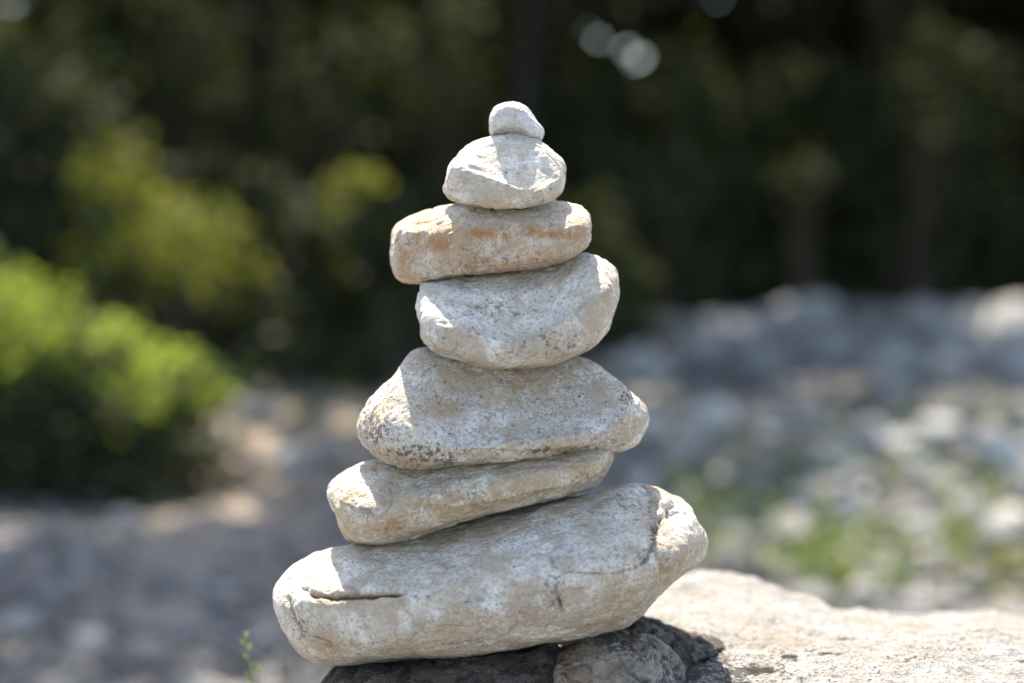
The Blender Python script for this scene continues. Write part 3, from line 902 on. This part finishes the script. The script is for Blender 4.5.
def make_shrub(name, x, y, w, d, h, z0, nclump, per, size, mat, label, seed, group=None, keep=None, lean=0.0, low=0.15, level=None, cat="shrub"):
    rs = np.random.RandomState(seed)
    g = gz(x, y)[0] if level is None else level
    t = empty(name, (x, y, g))
    tag(t, label, cat, group)
    a = rs.uniform(0, 2 * np.pi, nclump); q = rs.uniform(0, 1, nclump) ** 0.5
    cz = rs.uniform(low, 1, nclump)
    env = np.sqrt(np.clip(1 - (np.clip(cz - 0.35, 0, 1) / 0.65) ** 2, 0, 1)) * 0.9 + 0.1
    c = np.stack([x + w * q * env * np.cos(a) , y + d * q * env * np.sin(a), g + z0 + (h - z0) * cz], 1)
    c[:, 2] -= lean * (c[:, 0] - x)
    V, F = [], []
    for k in range(min(26, nclump)):
        e = c[k] - (x, y, g)
        s = np.array((e[0] * 0.25 + rs.normal() * 0.05, e[1] * 0.25 + rs.normal() * 0.05, -0.03))
        tube(V, F, [s, s * 0.4 + e * 0.6 * np.array((.8, .8, 1)), e], [0.016, 0.010, 0.003], 5)
    link("stems", mesh_np("stems", V, F), M_TWIG, t)
    leaves("foliage", c, rs.uniform(0.06, 0.23, nclump) * (h ** 0.5 if h < 1 else h ** 0.6) * 1.2, per, size, mat, t, seed + 1, keep=keep)
    return t

# trees whose crowns close the view and shade the riverbed
TREES = [
    (-4.6, 9.2, 6.2, 2.4, 4.6, "dark tree at the far left of the wood"),
    (-2.1, 10.6, 6.5, 2.5, 4.7, "dark tree of the wood behind the yellow-green shrub"),
    (0.05, 11.0, 6.5, 2.5, 4.7, "dark tree of the wood straight behind the stack"),
    (3.1, 11.4, 6.5, 2.5, 4.7, "dark tree of the wood behind the largest boulder of the bank"),
    (5.6, 10.2, 6.2, 2.5, 4.7, "dark tree at the far right of the wood"),
]
for i, (x, y, h, cr, cz, lab) in enumerate(TREES):
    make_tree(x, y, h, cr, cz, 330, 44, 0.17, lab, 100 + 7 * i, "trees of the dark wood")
BACK = [(-6.4, 13.2), (-4.0, 14.2), (-1.5, 14.8), (0.3, 15.0), (3.6, 14.6), (6.2, 13.8)]
BACKLAB = ["left end", "left quarter", "centre left", "centre", "right quarter", "right end"]
for i, (x, y) in enumerate(BACK):
    make_tree(x, y, 5.5, 2.7, 2.9, 420, 44, 0.19, "dark leafy tree in the back row of the wood, at its " + BACKLAB[i], 300 + 5 * i, "trees in the back row of the wood", squash=1.05, keep=gap_keep)
for i, (x, y) in enumerate([(-8.0, 17.5), (-5.0, 18.0), (-2.0, 18.4), (0.5, 18.4), (4.4, 18.0), (7.6, 17.4)]):
    make_tree(x, y, 7.0, 3.4, 3.6, 460, 44, 0.24, "dark tree deepest in the wood, at its " + BACKLAB[i], 400 + 5 * i, "trees deepest in the wood", squash=1.1, keep=gap_keep)
# two nearer trees stand beside the frame and lean over the riverbed
make_tree(-4.3, 6.2, 6.0, 2.6, 5.3, 620, 50, 0.16, "nearer tree left of the green bush, leaning over the shaded gravel", 501, "trees leaning over the riverbed", cx=1.5, cy=0.4, squash=0.6)
make_tree(5.0, 6.8, 6.0, 2.6, 5.4, 260, 40, 0.16, "nearer tree at right, leaning over the weedy stones", 502, "trees leaning over the riverbed", cx=-1.9, cy=0.2, squash=0.6)
make_tree(0.06, 9.0, 6.6, 2.2, 5.6, 260, 44, 0.16, "nearer tree hidden behind the stack, its crown above the picture", 503, "trees leaning over the riverbed", cx=0.4, cy=-1.0, squash=0.6, trunk_r=0.075)

# undergrowth
UNDER = [  # x, y, width, depth, height, material, label
    (-3.9, 8.6, 1.0, 0.7, 1.7, M_DARKLEAF, "dark shrub at the left edge above the green bush"),
    (-2.9, 9.6, 1.0, 0.7, 2.2, M_OLIVE, "tall dark shrub behind the yellow-green one on its left"),
    (-1.2, 10.2, 1.0, 0.7, 2.0, M_OLIVE, "dark shrub between yellow-green shrub and stack"),
    (-0.1, 10.0, 0.9, 0.7, 1.9, M_OLIVE, "dark shrub behind the left side of the stack"),
    (1.2, 10.6, 1.0, 0.7, 2.0, M_OLIVE, "dull olive shrub behind the right side of the stack"),
    (1.0, 9.9, 0.5, 0.5, 1.0, M_OLIVE, "low olive shrub right of the wedge-shaped stone"),
    (-1.25, 6.2, 0.45, 0.3, 0.42, M_DARKLEAF, "low dark plant at the far end of the sandy path, beside the green bush"),
    (-0.55, 6.0, 0.5, 0.3, 0.40, M_DARKLEAF, "low dark plant at the far end of the sandy path, close to the stack"),
    (0.25, 10.3, 0.8, 0.4, 3.2, M_DARKLEAF, "tall dark shrub straight behind the topmost pebble"),
    (2.4, 11.0, 1.1, 0.7, 1.9, M_OLIVE, "dark shrub behind the largest boulder of the bank"),
    (3.6, 10.8, 1.1, 0.7, 2.1, M_OLIVE, "dark shrub behind the right half of the bank"),
    (4.8, 10.4, 1.0, 0.7, 2.2, M_DARKLEAF, "dark shrub at the right edge behind the whitest boulder"),
    (-5.0, 9.6, 1.1, 0.8, 2.4, M_DARKLEAF, "tall dark shrub in the far left corner"),
    (2.2, 12.6, 1.4, 0.7, 3.4, M_DARKLEAF, "tall dark thicket deep in the wood right of the stack"),
    (4.4, 12.6, 1.4, 0.7, 3.4, M_DARKLEAF, "tall dark thicket deep in the wood at the right"),
    (-0.4, 12.8, 1.4, 0.7, 3.3, M_DARKLEAF, "tall dark thicket deep in the wood behind the stack"),
    (-2.8, 12.6, 1.4, 0.7, 3.4, M_DARKLEAF, "tall dark thicket deep in the wood at the left"),
    (-1.6, 7.3, 0.7, 0.5, 1.0, M_DARKLEAF, "low dark shrub right behind the sunlit yellow-green one"),
    (-0.5, 7.4, 0.7, 0.5, 0.9, M_DARKLEAF, "low dark shrub behind the far end of the sandy path"),
    (-2.6, 6.8, 0.7, 0.5, 1.5, M_DARKLEAF, "dark shrub at the left behind the bright green bush"),
    (0.35, 8.2, 0.6, 0.5, 0.9, M_OLIVE, "low dull shrub behind the stack's middle"),
    (-5.2, 12.2, 1.4, 0.7, 3.4, M_DARKLEAF, "tall dark thicket deep in the wood at the far left"),
]
for i, (x, y, w, d, h, mt, lab) in enumerate(UNDER):
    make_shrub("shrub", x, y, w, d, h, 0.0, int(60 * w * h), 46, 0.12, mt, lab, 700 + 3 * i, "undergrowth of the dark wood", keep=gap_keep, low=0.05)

make_shrub("shrub", -1.72, 6.4, 0.42, 0.35, 0.80, 0.42, 36, 34, 0.08, M_YELLOW, "sunlit yellow-green shrub behind the bright green bush", 901, low=0.2)
make_shrub("shrub", -2.00, 6.5, 0.22, 0.25, 1.12, 0.35, 18, 30, 0.08, M_YELLOW, "taller thin yellow-green shrub left of the sunlit one", 905, low=0.2)
make_shrub("shrub", -0.88, 7.4, 0.20, 0.3, 0.95, 0.1, 14, 26, 0.08, M_YELLOW, "dim yellow-green shrub close left of the streaked stone", 911, low=0.1)
make_shrub("bush", -1.50, 3.62, 0.60, 0.38, 0.55, 0.44, 64, 80, 0.045, M_BRIGHT, "bright green sunlit bush overhanging a dark hollow at the left edge", 921, lean=0.34, low=0.05, level=-0.02, cat="bush")
make_shrub("bush", -1.50, 3.52, 0.60, 0.25, 0.46, 0.0, 200, 44, 0.05, M_DARKLEAF, "dark-leaved bush added to imitate the shade of the hollow under the bright green one", 931, low=0.0, level=-0.05, cat="bush")  # dark foliage stands in for the deep shade under the bright bush

for i, (x, y, w, h, nc, lab) in enumerate([(-3.3, 8.8, 0.6, 2.3, 26, "tall loose olive shrub at the upper left"), (-2.3, 9.2, 0.6, 2.6, 26, "tall loose olive shrub above the yellow-green one"),
        (-1.3, 9.0, 0.5, 2.4, 22, "tall loose olive shrub between left edge and topmost pebble"), (-0.45, 9.3, 0.5, 2.2, 20, "tall loose olive shrub left of the topmost pebble"),
        (1.05, 9.5, 0.45, 1.9, 16, "loose olive shrub right of the topmost pebble"), (3.0, 9.9, 0.6, 2.1, 16, "loose olive shrub at the upper right")]):
    make_shrub("shrub", x, y, w, 0.5, h, 0.2, nc, 36, 0.11, M_OLIVE, lab, 950 + 4 * i, "loose olive shrubs before the wood", keep=gap_keep, low=0.1)
make_shrub("shrub", 2.13, 9.6, 0.26, 0.2, 1.20, 1.02, 6, 22, 0.09, M_OLIVE, "small pale leafy shoot catching sun in the dark right part of the wood", 990, low=0.1)

# weeds between the stones
rw = random.Random(4)
WEEDS = [(800, 520), (835, 555), (775, 580), (975, 590), (995, 565), (1015, 590), (1010, 545), (770, 470), (850, 480), (985, 520), (720, 560), (700, 500), (735, 520),
         (880, 430), (950, 470), (820, 590), (1020, 440), (680, 440), (320, 420), (345, 430), (905, 570), (860, 600)]
for i, (px, py) in enumerate(WEEDS):
    x, y = ground_at(px, py)
    z = gz(x, y)[0]
    t = empty("weed", (x, y, z))
    lab = "green weed clump growing between the stones beyond the big boulder" if px > 500 else "green weed clump at the edge of the sandy path"
    tag(t, lab, "weed", "weed clumps among the stones" if px > 500 else "weed clumps by the path")
    rs = np.random.RandomState(40 + i)
    n = 8
    s = rw.uniform(0.08, 0.15) * (0.6 + 0.1 * y)
    c = np.stack([x + rs.normal(size=n) * s, y + rs.normal(size=n) * s, z + rs.uniform(0.02, 1.3, n) * s], 1)
    leaves("foliage", c, np.full(n, s * 0.55), 20, 0.035, M_YELLOW if i in (3, 4, 5, 6) else M_WEED, t, 60 + i, upright=0.5, aspect=0.35)

# the thin sprig at lower left of the stack
def build_sprig():
    Y = 0.10
    root = at(256, 760, Y)
    t = empty("sprig", root)
    tag(t, "thin green sprig rising at the bottom edge left of the stack", "plant")
    V, F = [], []
    pts = [at(px, py, Y) - root for px, py in ((256, 760), (255, 720), (253, 690), (251, 670), (247, 650), (244, 632))]
    tube(V, F, pts, [0.0013, 0.0012, 0.0011, 0.0010, 0.0008, 0.0005], 7)
    link("stem", mesh_np("stem", V, F), M_SPRIG, t)
    rs = np.random.RandomState(8)
    V, F = [], []
    for (px, py, dx, dy) in ((252, 672, 9, -8), (252, 676, -9, -5), (250, 664, 7, -3), (249, 660, -6, -8), (247, 650, 5, -7), (246, 645, -5, -6), (245, 638, 3, -8), (254, 690, 10, -6), (253, 684, -8, -8), (258, 668, 5, 5), (256, 664, 5, 3)):
        p = at(px, py, Y) - root; q = at(px + dx, py + dy, Y + rs.uniform(-.004, .004)) - root
        m_ = (p + q) / 2
        n = np.cross(q - p, (0, 1, 0)); n = n / np.linalg.norm(n) * 0.0011
        s = len(V)
        V += [p, m_ + n + (0, -.0008, 0), q, m_ - n + (0, -.0008, 0)]
        F.append((s, s + 1, s + 2, s + 3))
    link("leaves", mesh_np("leaves", V, F), M_SPRIG, t, smooth=False)
build_sprig()
